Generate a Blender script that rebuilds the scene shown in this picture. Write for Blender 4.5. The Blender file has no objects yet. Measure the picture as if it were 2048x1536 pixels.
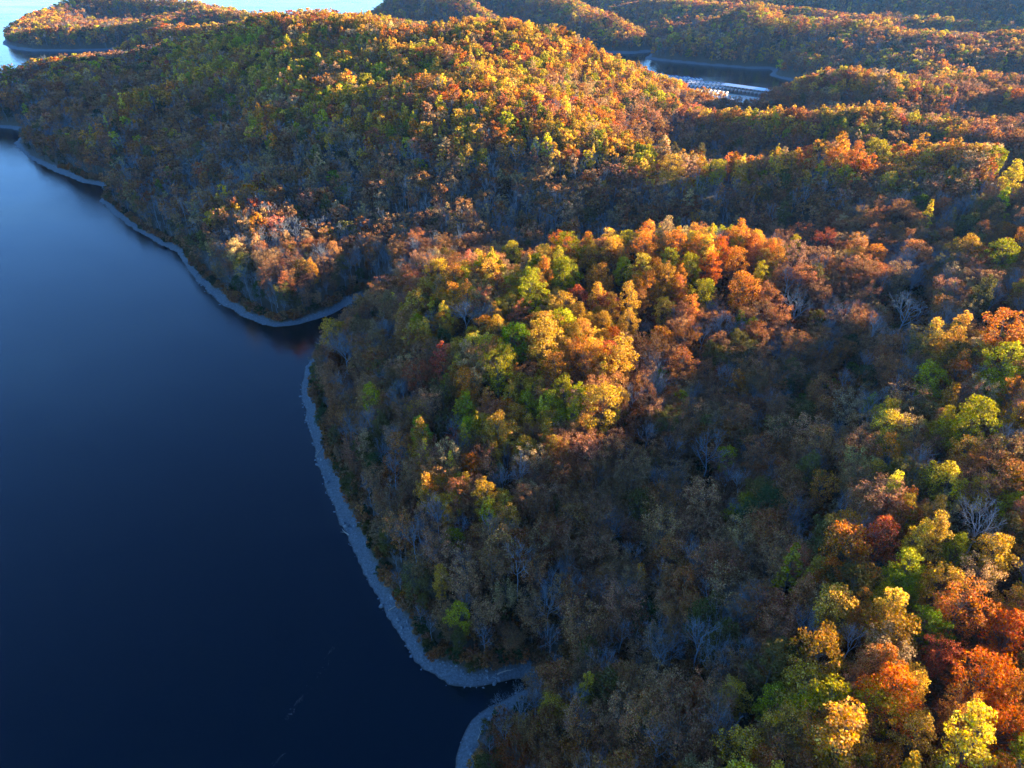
import bpy, math, random
import numpy as np

# ------------------------------------------------------------------ camera, sky, sun, exposure
SC = bpy.context.scene
COL = SC.collection
CAM_H = 170.0                       # metres above the lake
PITCH = math.radians(32.0)          # looking down from level
FOCAL = 1400.0                      # focal length in units of a 2048 wide frame
HAZE = 0.000023                     # density of the air box
SUN_EL = math.radians(8.9)
SUN_AZ = math.radians(19.0)         # direction to the sun: measured from +X (right) towards +Y (ahead)

cam_d = bpy.data.cameras.new('camera')
cam = bpy.data.objects.new('camera', cam_d); COL.objects.link(cam)
cam.location = (0, 0, CAM_H)
cam.rotation_euler = (math.pi / 2 - PITCH, 0, 0)
cam_d.sensor_width = 36.0
cam_d.lens = 36.0 * FOCAL / 2048.0
cam_d.clip_start = 1.0
cam_d.clip_end = 60000.0
SC.camera = cam

world = bpy.data.worlds.new('World'); SC.world = world; world.use_nodes = True
wn = world.node_tree.nodes; wl = world.node_tree.links
bg = wn['Background']
sky = wn.new('ShaderNodeTexSky'); sky.sky_type = 'NISHITA'; sky.sun_disc = False
sky.sun_elevation = SUN_EL
sky.sun_rotation = math.pi / 2 - SUN_AZ       # rotation is clockwise from +Y
sky.air_density = 0.7; sky.dust_density = 0.0; sky.ozone_density = 4.3
wl.new(sky.outputs[0], bg.inputs[0]); bg.inputs[1].default_value = 0.088

sun_d = bpy.data.lights.new('sun', 'SUN'); sun = bpy.data.objects.new('sun', sun_d); COL.objects.link(sun)
sun_d.energy = 5.0; sun_d.angle = math.radians(0.53); sun_d.color = (1.0, 0.78, 0.50)
ce = math.cos(SUN_EL)
SUN_DIR = (ce * math.cos(SUN_AZ), ce * math.sin(SUN_AZ), math.sin(SUN_EL))
from mathutils import Vector, Matrix
sun.rotation_euler = Vector(SUN_DIR).to_track_quat('Z', 'Y').to_euler()

vs = SC.view_settings
vs.view_transform = 'Standard'; vs.look = 'None'; vs.gamma = 1.0; vs.exposure = 3.05; vs.use_curve_mapping = False
SC.cycles.max_bounces = 3; SC.cycles.diffuse_bounces = 1; SC.cycles.glossy_bounces = 2
SC.cycles.transmission_bounces = 3; SC.cycles.volume_bounces = 0; SC.cycles.transparent_max_bounces = 6
SC.cycles.use_denoising = True; SC.cycles.adaptive_threshold = 0.015
SC.cycles.caustics_reflective = False; SC.cycles.caustics_refractive = False

# ------------------------------------------------------------------ survey: sight lines from the drone
cp, sp = math.cos(PITCH), math.sin(PITCH)
def sight(u, v):
    xc = (u - 1024.0) / FOCAL; yc = (768.0 - v) / FOCAL
    return xc, cp + yc * sp, -sp + yc * cp
def on_lake(u, v, z=0.0):
    dx, dy, dz = sight(u, v)
    t = (z - CAM_H) / dz
    return dx * t, dy * t
def at_range(u, v, Y):
    dx, dy, dz = sight(u, v)
    return dx / dy * Y, Y, CAM_H + dz / dy * Y
def project(p):
    x, y, z = p[..., 0], p[..., 1], p[..., 2] - CAM_H
    fwd = y * cp - z * sp; up = y * sp + z * cp
    return 1024 + FOCAL * x / fwd, 768 - FOCAL * up / fwd, fwd

# ------------------------------------------------------------------ terrain: shore lines and heights
shoreA = [(905,1536),(915,1500),(940,1455),(985,1412),(1030,1384),(1060,1366),(1040,1350),(1000,1364),(945,1375),(890,1368),
 (850,1335),(800,1270),(760,1210),(725,1150),(700,1090),(665,1010),(640,940),(618,870),(602,810),(600,770),(607,735),(626,712),
 (655,692),(690,660),(725,632),(760,606),(738,594),(710,604),(660,632),(600,648),(548,655),(500,640),(450,612),(410,580),(380,550),(352,503),
 (320,490),(270,462),(225,430),(197,402),(208,386),(200,372),(160,365),(110,345),(70,325),(40,305),(25,292),(30,280),(50,268),
 (20,258),(-60,250),(-250,236),(-330,215),(-100,198),(50,184),(150,156),(250,132),(320,112),(250,100),(150,103),(60,103),(20,97),
 (3,88),(12,76),(40,64),(80,56),(150,47),(300,47),(450,50),(560,58),(700,78),(850,90),(1000,100),(1150,128),(1220,160),(1300,194),
 (1400,224),(1445,236),(1478,238),(1505,228),(1545,206),(1600,182),(1640,165)]
shoreB = [(1640,172),(1580,162),(1536,151),(1548,139),(1500,138),(1400,130),(1310,121),(1288,117),(1300,108),(1314,103),(1265,108),(1220,107),
 (1100,95),(950,75),(820,60),(725,46),(745,38),(800,28),(1000,22),(1280,22),(1300,0),(1350,-20)]
A = np.array([(-12, -300), (-6, 0), (-12, 60)] + [on_lake(*p) for p in shoreA] + [(1400, 1400), (2600, 1400), (2600, -300)], float)
B = np.array([on_lake(*p) for p in shoreB] + [(3000, 4200), (2600, 4200), (2600, 1000), (1400, 1000)], float)

def signed_distance(poly, x, y):
    """positive inside"""
    shp = x.shape; x = x.ravel(); y = y.ravel()
    best = np.full(x.shape, 1e18); inside = np.zeros(x.shape, bool)
    n = len(poly)
    for i in range(n):
        ax, ay = poly[i]; bx, by = poly[(i + 1) % n]
        ex, ey = bx - ax, by - ay
        t = np.clip(((x - ax) * ex + (y - ay) * ey) / (ex * ex + ey * ey + 1e-9), 0, 1)
        d = (x - ax - t * ex) ** 2 + (y - ay - t * ey) ** 2
        np.minimum(best, d, out=best)
        if ay != by:
            inside ^= ((ay > y) != (by > y)) & (x < ex * (y - ay) / (ey) + ax)
    d = np.sqrt(best)
    return np.where(inside, d, -d).reshape(shp)

CANOPY = 17.0
ridge_sights = [  # (u, v, range): tree-top points read off the slopes and crests
 # near spur
 (760,600,300),(850,555,285),(1000,515,288),(1150,495,295),(1300,480,300),(1450,460,312),(1000,700,220),(1230,720,215),(1150,600,255),
 (1400,600,265),(850,650,245),(1500,560,280),(720,750,240),(850,850,195),(1000,850,190),(1150,850,190),(950,1000,155),(850,1000,160),
 (900,1200,128),(1050,1100,140),(1050,1250,120),
 # valley in front of the spur
 (1150,1250,118),(1250,1050,150),(1350,900,183),(1500,820,205),(1600,760,215),(1750,680,228),(1900,620,236),(1700,600,270),
 # near right ridge
 (1700,900,160),(1850,800,175),(1850,1000,125),(2000,900,147),(2040,700,200),(2000,1200,102),(2000,1450,71),(1800,1300,85),(1700,1100,115),(1750,1250,92),(2040,560,256),(2040,640,226),(1950,720,198),(1600,1200,107),
 (1600,1450,75),(1450,1300,100),(1300,1400,92),(1150,1480,90),(1500,1000,150),
 # middle right slope and its crest
 (1700,470,335),(1900,450,345),(2040,430,350),(1700,520,300),(1900,520,300),(2040,500,305),(1700,430,372),(1900,400,385),(2040,380,385),(1500,420,418),(1300,430,420),(1100,470,398),
 (1350,318,458),(1500,322,464),(1620,300,470),(1750,290,465),(1900,290,460),(2048,300,445),
 # second and third ridge
 (1560,225,640),(1750,230,620),(2048,238,610),(1460,255,640),(1600,158,830),(1680,140,820),(1800,150,815),(2048,168,800),(1530,195,850),
 # back right hills
 (2048,50,1180),(1900,63,1180),(1700,80,1180),(1600,95,1170),(1420,60,1350),(1500,20,1450),(1650,48,1370),(1900,0,1700),(1600,-40,2400),
 (1250,60,1500),(1100,20,1750),(1000,15,1800),(850,0,2020),(2040,-20,2200),(1330,18,1620),(1180,8,2300),
 # island far left
 (150,60,1600),(300,50,1650),(250,-5,1800),(400,25,1700),(480,6,1800),(560,20,1750),(120,10,1800),
 # big hill
 (530,30,950),(600,25,900),(700,55,820),(870,38,800),(1000,50,780),(1100,62,780),(1180,90,790),(1250,130,810),(1320,172,820),(1400,200,830),(1450,245,780),
 (900,150,600),(1100,150,620),(700,150,630),(1200,220,570),(900,250,490),(1100,270,490),(500,200,610),(600,250,530),(300,200,680),(450,120,780),(430,300,530),(350,400,500),(800,320,450),
 (350,100,900),(200,200,760),(1000,380,452),(800,400,432),(600,400,430),(500,400,425),(530,320,485),(520,480,386),(700,500,370),(1200,345,462),(1200,400,438),(300,330,560),
 (0,180,890),(-150,195,870),(100,136,920),(150,116,950),(380,148,735),(520,168,645),(300,98,980),
]
ground_points = [  # (x, y, z): floors the drone cannot see into and unseen country to the right, its heights set to shape the shadows
 (20,360,4),(80,365,6),(150,375,9),(230,555,6),(330,550,7),(120,560,10),(280,725,4),(400,715,5),(500,705,6),(420,980,3),(650,980,4),(800,1000,6),
 (150,60,24),(190,130,30),(225,190,42),(270,260,46),(320,330,46),(220,40,6),(300,130,8),(380,230,12),(460,320,16),
 (500,480,50),(640,600,60),(520,625,36),(640,820,40),(800,700,60),(900,1000,60),(1000,500,80),(1300,800,90),(1500,300,60),(700,150,40),(1000,100,60),
 (275,1480,4),(500,1400,6),(560,1560,12),(650,1270,6),(800,1300,8),(950,1350,12),(180,1700,10),(1300,1300,90),(1600,2000,120),(2200,2600,150),(1200,2600,120),(2200,1200,120),(2400,0,100),(100,-300,30),(600,-300,60),
 (-100,1100,20),(200,1050,20),(0,1300,6),(400,3000,20),(-900,900,15),(-700,1800,30),
]
ctl = np.array([at_range(*p) for p in ridge_sights]); ctl[:, 2] -= CANOPY
ctl = np.vstack([ctl, np.array(ground_points, float)])
def rbf_fit(P):
    n = len(P)
    d = np.hypot(P[:, None, 0] - P[None, :, 0], P[:, None, 1] - P[None, :, 1])
    K = -np.sqrt(d * d + 18.0 ** 2)
    M = np.zeros((n + 1, n + 1)); M[:n, :n] = K + np.eye(n) * 6.0; M[n, :n] = 1; M[:n, n] = 1
    return np.linalg.solve(M, np.append(P[:, 2], 0))
W = rbf_fit(ctl)
def value_noise(x, y, scale, seed):
    g = np.random.default_rng(seed).uniform(-1, 1, (128, 128))
    fx, fy = x / scale, y / scale
    ix, iy = np.floor(fx).astype(int), np.floor(fy).astype(int)
    tx, ty = fx - ix, fy - iy
    tx = tx * tx * (3 - 2 * tx); ty = ty * ty * (3 - 2 * ty)
    a = g[ix % 128, iy % 128]; b = g[(ix + 1) % 128, iy % 128]; c = g[ix % 128, (iy + 1) % 128]; d = g[(ix + 1) % 128, (iy + 1) % 128]
    return (a * (1 - tx) + b * tx) * (1 - ty) + (c * (1 - tx) + d * tx) * ty
def heights(x, y):
    h = np.full(x.shape, W[-1])
    for k in range(len(ctl)):
        h -= W[k] * np.sqrt((x - ctl[k, 0]) ** 2 + (y - ctl[k, 1]) ** 2 + 324.0)
    h += 3.0 * value_noise(x, y, 70, 1) + 1.6 * value_noise(x, y, 31, 2) + (0.004 * np.clip(y - 700, 0, 2000)) * value_noise(x, y, 160, 6)
    far = np.clip((y - 950) / 300, 0, 1); mid = np.clip((y - 330) / 120, 0, 1) * (1 - far)
    h += far * (24 - 75 * np.abs(value_noise(x + 0.25 * y, y, 230, 7))) + mid * (3.0 - 12 * np.abs(value_noise(x, y + 0.4 * x, 85, 8)))
    # shore: a wobble in plan, a stony beach, then the wooded bank
    wx = x + 1.2 * value_noise(x, y, 9, 3); wy = y + 1.2 * value_noise(x, y, 9, 4)
    sd = np.maximum(signed_distance(A, wx, wy), signed_distance(B, wx, wy))
    bw = 5.0 + 1.6 * value_noise(x, y, 33, 5) + 1.0 * value_noise(x, y, 7, 15) + np.clip((y - 500) / 300.0, 0, 3)
    shore = np.where(sd < 0, 0.4 * sd, np.where(sd < bw, 0.22 * sd, 0.22 * bw + 0.62 * (sd - bw)))
    h = np.maximum(h, 2.0)
    k = 4.0
    m = np.clip(0.5 + 0.5 * (h - shore) / k, 0, 1)
    z = h * (1 - m) + shore * m - k * m * (1 - m)
    z = np.where(sd < bw + 1, np.minimum(shore, z + 3), z)
    z = np.where(sd < bw, shore, z)
    return np.maximum(z, -12.0), sd, sd - bw

def graded(lo, hi, d0, c0, c1, grow):
    """coordinates with step d0 between c0 and c1 that widen outside"""
    mid = list(np.arange(c0, c1, d0)); a = []; s = d0; p = c0
    while p > lo: s *= grow; p -= s; a.append(p)
    b = []; s = d0; p = mid[-1]
    while p < hi: s = min(s * grow, 60); p += s; b.append(p)
    return np.array(a[::-1] + mid + b)
GX = graded(-1700, 2600, 2.5, -170, 330, 1.03)
GY = graded(-300, 4200, 2.5, 40, 420, 1.015)
XX, YY = np.meshgrid(GX, GY)
ZZ, SD, INL = heights(XX, YY)
def sample(G, x, y):
    i = np.clip(np.searchsorted(GX, x) - 1, 0, len(GX) - 2); j = np.clip(np.searchsorted(GY, y) - 1, 0, len(GY) - 2)
    tx = np.clip((x - GX[i]) / (GX[i + 1] - GX[i]), 0, 1); ty = np.clip((y - GY[j]) / (GY[j + 1] - GY[j]), 0, 1)
    return (G[j, i] * (1 - tx) + G[j, i + 1] * tx) * (1 - ty) + (G[j + 1, i] * (1 - tx) + G[j + 1, i + 1] * tx) * ty

# ------------------------------------------------------------------ helpers
def mesh_from(name, V, F, smooth=False):
    me = bpy.data.meshes.new(name)
    V = np.asarray(V, np.float32); F = np.asarray(F, np.int32); k = F.shape[1]
    me.vertices.add(len(V)); me.vertices.foreach_set('co', V.ravel())
    me.loops.add(F.size); me.loops.foreach_set('vertex_index', F.ravel())
    me.polygons.add(len(F)); me.polygons.foreach_set('loop_start', np.arange(0, F.size, k, dtype=np.int32))
    me.polygons.foreach_set('use_smooth', np.full(len(F), smooth))
    me.update(calc_edges=True)
    return me
def grid_faces(ny, nx):
    i = np.arange(ny * nx).reshape(ny, nx)
    return np.stack([i[:-1, :-1], i[:-1, 1:], i[1:, 1:], i[1:, :-1]], -1).reshape(-1, 4)
def link(name, data, parent=None, loc=None):
    o = bpy.data.objects.new(name, data); COL.objects.link(o)
    if parent is not None: o.parent = parent
    if loc is not None: o.location = loc
    return o
def tag(o, label=None, cat=None, group=None, kind=None):
    if label: o['label'] = label
    if cat: o['category'] = cat
    if group: o['group'] = group
    if kind: o['kind'] = kind
    return o

class Nodes:
    """short-hand for building a node material"""
    def __init__(self, name):
        self.m = bpy.data.materials.new(name); self.m.use_nodes = True
        self.t = self.m.node_tree; self.t.nodes.clear()
        self.out = self.t.nodes.new('ShaderNodeOutputMaterial')
    def n(self, kind, **kw):
        nd = self.t.nodes.new('ShaderNode' + kind)
        for k, v in kw.items():
            if k in nd.inputs: self.set(nd.inputs[k], v)
            else: setattr(nd, k, v)
        return nd
    def set(self, sock, v):
        if hasattr(v, 'is_linked'): self.t.links.new(v, sock)
        else: sock.default_value = v
    def mixc(self, fac, a, b, mode='MIX'):
        nd = self.t.nodes.new('ShaderNodeMix'); nd.data_type = 'RGBA'; nd.blend_type = mode
        self.set(nd.inputs[0], fac); self.set(nd.inputs[6], a); self.set(nd.inputs[7], b)
        return nd.outputs[2]
    def math(self, op, a, b=0.0, c=0.0):
        nd = self.t.nodes.new('ShaderNodeMath'); nd.operation = op
        self.set(nd.inputs[0], a); self.set(nd.inputs[1], b); self.set(nd.inputs[2], c)
        return nd.outputs[0]
    def noise(self, scale, detail=3.0, vec=None, rough=0.55):
        nd = self.n('TexNoise', Scale=scale, Detail=detail, Roughness=rough)
        if vec is not None: self.set(nd.inputs['Vector'], vec)
        return nd.outputs['Fac']
    def ramp(self, fac, stops):
        nd = self.t.nodes.new('ShaderNodeValToRGB'); self.set(nd.inputs[0], fac)
        el = nd.color_ramp.elements
        while len(el) < len(stops): el.new(0.5)
        for e, (p, c) in zip(el, stops): e.position = p; e.color = (*c, 1) if len(c) == 3 else c
        return nd.outputs[0]
    def done(self, shader): self.t.links.new(shader, self.out.inputs['Surface']); return self.m

# ------------------------------------------------------------------ materials
def leaf_material():
    b = Nodes('leaves')
    tint = b.n('Attribute', attribute_type='INSTANCER', attribute_name='tint').outputs['Color']
    leaf = b.n('Attribute', attribute_type='GEOMETRY', attribute_name='leaf').outputs['Color']
    sep = b.n('SeparateColor', Color=leaf)
    hsv = b.n('HueSaturation', Color=tint)
    b.set(hsv.inputs['Hue'], b.math('MULTIPLY_ADD', sep.outputs[0], 0.05, 0.475))
    b.set(hsv.inputs['Saturation'], b.math('MULTIPLY_ADD', sep.outputs[1], 0.25, 0.92))
    b.set(hsv.inputs['Value'], b.math('MULTIPLY_ADD', sep.outputs[2], 1.25, 0.40))
    col = hsv.outputs[0]
    d = b.n('BsdfDiffuse', Color=col); t = b.n('BsdfTranslucent', Color=col)
    mx = b.n('MixShader', Fac=0.33)
    b.t.links.new(d.outputs[0], mx.inputs[1]); b.t.links.new(t.outputs[0], mx.inputs[2])
    return b.done(mx.outputs[0])
def bark_material():
    b = Nodes('bark')
    pale = b.n('Attribute', attribute_type='INSTANCER', attribute_name='bark').outputs['Color']
    co = b.n('TexCoord').outputs['Object']
    nz = b.noise(2.2, 4.0, co)
    col = b.mixc(nz, pale, b.mixc(1.0, pale, (0.45, 0.43, 0.40, 1), 'MULTIPLY'))
    d = b.n('BsdfDiffuse', Color=col, Roughness=0.5)
    return b.done(d.outputs[0])
def ground_material():
    b = Nodes('forest_floor_and_beach')
    pos = b.n('NewGeometry').outputs['Position']
    inl = b.n('Attribute', attribute_type='GEOMETRY', attribute_name='inland').outputs['Fac']
    litter = b.ramp(b.noise(0.55, 6.0, pos, 0.7), [(0.25, (0.028, 0.016, 0.010)), (0.5, (0.075, 0.042, 0.022)), (0.75, (0.13, 0.075, 0.036))])
    litter = b.mixc(b.noise(0.06, 3.0, pos), litter, (0.055, 0.055, 0.03, 1))
    stone = b.ramp(b.noise(1.6, 8.0, pos, 0.75), [(0.3, (0.026, 0.038, 0.050)), (0.5, (0.085, 0.118, 0.148)), (0.72, (0.20, 0.245, 0.285))])
    vor = b.n('TexVoronoi', Scale=0.9); b.set(vor.inputs['Vector'], pos)
    stone = b.mixc(b.math('MULTIPLY', vor.outputs['Distance'], 0.5), stone, (0.06, 0.07, 0.08, 1))
    edge = b.math('MULTIPLY_ADD', b.noise(0.35, 4.0, pos), 5.0, -2.5)
    fac = b.n('MapRange', Value=b.math('ADD', inl, edge)); fac.inputs[1].default_value = -0.6; fac.inputs[2].default_value = 1.2
    col = b.mixc(fac.outputs[0], stone, litter)
    z = b.n('SeparateXYZ', Vector=pos).outputs['Z']
    wet = b.n('MapRange', Value=b.math('MULTIPLY_ADD', b.noise(0.8, 2.0, pos), 0.12, z)); wet.inputs[1].default_value = 0.06; wet.inputs[2].default_value = 0.22
    col = b.mixc(wet.outputs[0], (0.035, 0.036, 0.035, 1), col)
    bump = b.n('Bump', Strength=0.9, Distance=0.35, Height=b.noise(2.2, 5.0, pos, 0.7))
    p = b.n('BsdfPrincipled', Roughness=0.85); b.set(p.inputs['Base Color'], col); b.t.links.new(bump.outputs[0], p.inputs['Normal'])
    return b.done(p.outputs[0])
def water_material():
    b = Nodes('lake_water')
    pos = b.n('NewGeometry').outputs['Position']
    mp = b.n('Mapping', Vector=pos); mp.inputs['Scale'].default_value = (1.0, 1.6, 1.0); mp.inputs['Rotation'].default_value = (0, 0, 0.5)
    v = mp.outputs[0]
    fine = b.noise(1.3, 3.0, v); mid = b.noise(0.22, 3.0, v)
    wind = b.n('MapRange', Value=b.noise(0.006, 4.0, v, 0.6)); wind.inputs[1].default_value = 0.38; wind.inputs[2].default_value = 0.66
    hgt = b.math('MULTIPLY', b.math('ADD', b.math('MULTIPLY', fine, 0.09), b.math('MULTIPLY', mid, 0.14)), b.math('MULTIPLY_ADD', wind.outputs[0], 0.8, 0.35))
    bump = b.n('Bump', Strength=0.7, Distance=1.0, Height=hgt)
    p = b.n('BsdfPrincipled', IOR=1.45)
    p.inputs['Base Color'].default_value = (0.0, 0.0022, 0.0034, 1)
    p.inputs['Specular Tint'].default_value = (0.0, 0.24, 0.55, 1)
    b.set(p.inputs['Roughness'], b.math('MULTIPLY_ADD', wind.outputs[0], 0.10, 0.05))
    b.t.links.new(bump.outputs[0], p.inputs['Normal'])
    return b.done(p.outputs[0])
def plain(name, col, rough=0.6, var=0.25, scale=1.5, metal=0.0):
    b = Nodes(name)
    co = b.n('TexCoord').outputs['Object']
    c = b.mixc(b.noise(scale, 4.0, co), (*[x * (1 - var) for x in col], 1), (*[min(x * (1 + var * 0.5), 1) for x in col], 1))
    p = b.n('BsdfPrincipled', Roughness=rough, Metallic=metal); b.set(p.inputs['Base Color'], c)
    return b.done(p.outputs[0])
M_LEAF, M_BARK, M_GROUND, M_WATER = leaf_material(), bark_material(), ground_material(), water_material()
M_ROCK = plain('shore_stone', (0.155, 0.20, 0.24), 0.8, 0.7, 0.9)
M_WHITE = plain('white_paint', (0.80, 0.80, 0.79), 0.4, 0.08)
M_ROOF = plain('painted_metal_roof', (0.78, 0.79, 0.80), 0.35, 0.10, 0.2)
M_DECK = plain('dock_planks', (0.26, 0.23, 0.20), 0.7, 0.3)
M_DARK = plain('dark_float', (0.05, 0.055, 0.06), 0.6, 0.3)
M_GLASS = plain('tinted_window', (0.02, 0.03, 0.04), 0.08, 0.2)
M_BLUE = plain('blue_canvas', (0.05, 0.11, 0.28), 0.8, 0.2)
M_TAN = plain('tan_canvas', (0.42, 0.36, 0.27), 0.8, 0.2)
M_LOG = plain('weathered_driftwood', (0.36, 0.33, 0.29), 0.8, 0.4)

# ------------------------------------------------------------------ the ground and the lake
g_me = mesh_from('terrain', np.stack([XX, YY, ZZ], -1).reshape(-1, 3), grid_faces(*XX.shape), True)
at = g_me.attributes.new('inland', 'FLOAT', 'POINT'); at.data.foreach_set('value', INL.astype(np.float32).ravel())
g_me.materials.append(M_GROUND)
terrain = tag(link('terrain', g_me), kind='structure')
wm = mesh_from('lake_water', [(-25000, -25000, 0), (25000, -25000, 0), (25000, 45000, 0), (-25000, 45000, 0)], [(0, 1, 2, 3)])
wm.materials.append(M_WATER)
lake = tag(link('lake_water', wm), kind='structure')

# ------------------------------------------------------------------ tree prototypes
class Geo:
    def __init__(self): self.V = []; self.F = []; self.n = 0
    def add(self, V, F):
        V = np.asarray(V, float); F = np.asarray(F, int); self.V.append(V); self.F.append(F + self.n); self.n += len(V)
    def tube(self, pts, rad, sides=5):
        pts = np.asarray(pts, float); rings = []
        for i, p in enumerate(pts):
            d = pts[min(i + 1, len(pts) - 1)] - pts[max(i - 1, 0)]; d /= np.linalg.norm(d) + 1e-9
            a = np.cross(d, (0.31, 0.87, 0.39)); a /= np.linalg.norm(a) + 1e-9; b2 = np.cross(d, a)
            th = np.arange(sides) * 2 * math.pi / sides
            rings.append(p + rad[i] * (np.cos(th)[:, None] * a + np.sin(th)[:, None] * b2))
        V = np.vstack(rings); F = []
        for i in range(len(pts) - 1):
            for k in range(sides):
                F.append((i * sides + k, i * sides + (k + 1) % sides, (i + 1) * sides + (k + 1) % sides, (i + 1) * sides + k))
        self.add(V, F)
    def ribbon(self, p, q, w0, w1, rng):
        d = q - p; a = np.cross(d, rng.normal(size=3)); a /= np.linalg.norm(a) + 1e-9
        self.add([p - a * w0, p + a * w0, q + a * w1, q - a * w1], [(0, 1, 2, 3)])
    def mesh(self, name, mat, smooth=False, leaf=False, rng=None):
        V = np.vstack(self.V); F = np.vstack(self.F)
        me = mesh_from(name, V, F, smooth); me.materials.append(mat)
        if leaf:
            nl = len(V) // 4
            c = np.repeat(np.column_stack([rng.uniform(0, 1, (nl, 3)), np.ones(nl)]), 4, 0).astype(np.float32)
            # leaves of one spray share much of their shade
            a = me.attributes.new('leaf', 'FLOAT_COLOR', 'POINT'); a.data.foreach_set('color', c.ravel())
        return me
def leaf_quads(G, centres, normals, size, rng):
    n = len(centres)
    nr = normals + rng.normal(0, 0.55, (n, 3)); nr /= np.linalg.norm(nr, axis=1)[:, None]
    a = np.cross(nr, rng.normal(size=(n, 3))); a /= np.linalg.norm(a, axis=1)[:, None]
    b = np.cross(nr, a)
    s = size * rng.uniform(0.6, 1.35, (n, 1)) * 0.5; t = s * rng.uniform(0.6, 1.0, (n, 1))
    V = np.stack([centres - a * s, centres - b * t * 0.9 + nr * s * 0.25, centres + a * s, centres + b * t], 1).reshape(-1, 3)
    G.add(V, np.arange(4 * n).reshape(n, 4))

def crown_clumps(rng, H, R, base, n, shape):
    """clump centres through the outer part of the crown; returns centres and radii"""
    out = []; ph = rng.uniform(0, 6.28)
    tries = 0
    while len(out) < n and tries < n * 60:
        tries += 1
        t = rng.uniform(0, 1); a = rng.uniform(0, 2 * math.pi)
        if shape == 'dome':   prof = math.sqrt(max(0.0, 1 - (2 * t - 0.85) ** 2 / 1.4)) if t < 0.9 else 0.45
        elif shape == 'tall': prof = math.sin(math.pi * min(0.08 + 0.92 * t, 1.0)) ** 0.6 * (1.05 - 0.35 * t)
        elif shape == 'cone': prof = (1.0 - t) ** 0.8 + 0.06
        else:                 prof = 0.35 + 0.65 * t ** 0.5 if t < 0.8 else 0.9          # vase
        rr = R * prof * (rng.uniform(0.2, 1.0) ** 0.5) * (1 + 0.22 * math.sin(3 * a + ph) + 0.15 * math.sin(5 * a + 2 * ph + 4 * t))
        p = np.array([rr * math.cos(a), rr * math.sin(a), base + (H - base) * t])
        r = R * rng.uniform(0.14, 0.31)
        if all(np.linalg.norm((p - q) * (1, 1, 0.9)) > 0.62 * (r + s) for q, s in out): out.append((p, r))
    return out
def leafy_tree(seed, H, R, base, n, leaves, size, shape, lopside=0.15, fill=0.35):
    rng = np.random.default_rng(seed)
    clumps = crown_clumps(rng, H, R, base, n, shape)
    lop = rng.normal(0, lopside * R, 2)
    clumps = [(p + np.array([lop[0], lop[1], 0]) * (p[2] / H), r * rng.uniform(0.8, 1.2)) for p, r in clumps]
    wood, crown = Geo(), Geo()
    lean = rng.normal(0, 0.25, 2)
    spine = [np.array([lean[0] * t * t, lean[1] * t * t, t * H * 0.86 - 1.0 * (t == 0)]) for t in np.linspace(0, 1, 6)]
    r0 = 0.018 * H
    wood.tube(spine, [r0 * 1.25, r0 * 0.9, r0 * 0.72, r0 * 0.5, r0 * 0.3, r0 * 0.1], 6)
    for p, r in clumps:
        z0 = max(base * 0.75, p[2] - np.hypot(p[0], p[1]) * rng.uniform(0.7, 1.3) - 0.5)
        z0 = min(z0, H * 0.8); t = z0 / (H * 0.86)
        s = np.array([lean[0] * t * t, lean[1] * t * t, z0])
        mid = (s + p) / 2 + rng.normal(0, 0.25, 3) + (0, 0, -0.2)
        rl = r0 * 0.30 * (1.1 - 0.6 * t)
        wood.tube([s, mid, p], [rl, rl * 0.65, rl * 0.25], 3)
        k = max(6, int(leaves * (r / (0.27 * R)) ** 2))
        d = rng.normal(size=(k, 3)); d[:, 2] += 0.25; d /= np.linalg.norm(d, axis=1)[:, None]
        rad = r * np.where(rng.uniform(size=k) < fill, rng.uniform(0.3, 0.9, k), rng.uniform(0.85, 1.18, k))
        c = p + d * rad[:, None] * (1, 1, 0.8)
        leaf_quads(crown, c, d, size, rng)
    return wood, crown, rng
def bare_tree(seed, H, R, detail=1.0, wide=0.055):
    rng = np.random.default_rng(seed)
    wood, twig = Geo(), Geo()
    r0 = 0.0125 * H
    fork = H * rng.uniform(0.32, 0.45)
    sp = [np.array([0, 0, -1.0]), np.array([rng.normal(0, .1), rng.normal(0, .1), fork * 0.5]), np.array([rng.normal(0, .25), rng.normal(0, .25), fork]),
          np.array([rng.normal(0, .5), rng.normal(0, .5), H * 0.72])]
    wood.tube(sp, [r0 * 1.2, r0 * 0.9, r0 * 0.72, r0 * 0.25], 6)
    def grow(p, d, L, r, lvl):
        q = p + d * L
        mid = (p + q) / 2 + rng.normal(0, 0.06 * L, 3)
        if lvl <= 2: wood.tube([p, mid, q], [r, r * 0.8, r * 0.62], 4 if lvl < 2 else 3)
        else: twig.ribbon(p, mid, max(r, wide) * 0.8, max(r, wide) * 0.7, rng); twig.ribbon(mid, q, max(r, wide) * 0.7, wide * 0.4, rng)
        if lvl >= 5 or L < 0.5: return
        nchild = int(rng.integers(2, 4)) + (1 if lvl in (1, 2, 3) and detail >= 1 else 0)
        for k in range(nchild):
            nd = d + rng.normal(0, 0.42, 3); nd[2] += 0.18; nd /= np.linalg.norm(nd)
            s = q if k < 2 else p + (q - p) * rng.uniform(0.35, 0.9)
            grow(s, nd, L * rng.uniform(0.58, 0.82), r * 0.58, lvl + 1)
    nl = int(rng.integers(5, 8))
    for k in range(nl):
        a = 2 * math.pi * (k + rng.uniform(-.3, .3)) / nl
        t = rng.uniform(0.0, 0.85); p = sp[2] + (sp[3] - sp[2]) * t
        out = rng.uniform(0.45, 1.0) * (1.1 - 0.6 * t)
        d = np.array([math.cos(a) * out, math.sin(a) * out, rng.uniform(0.75, 1.1)]); d /= np.linalg.norm(d)
        grow(p, d, min(R * rng.uniform(0.55, 0.8), (H - p[2]) * 0.42), r0 * 0.42, 1)
    return wood, twig, rng

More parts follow.
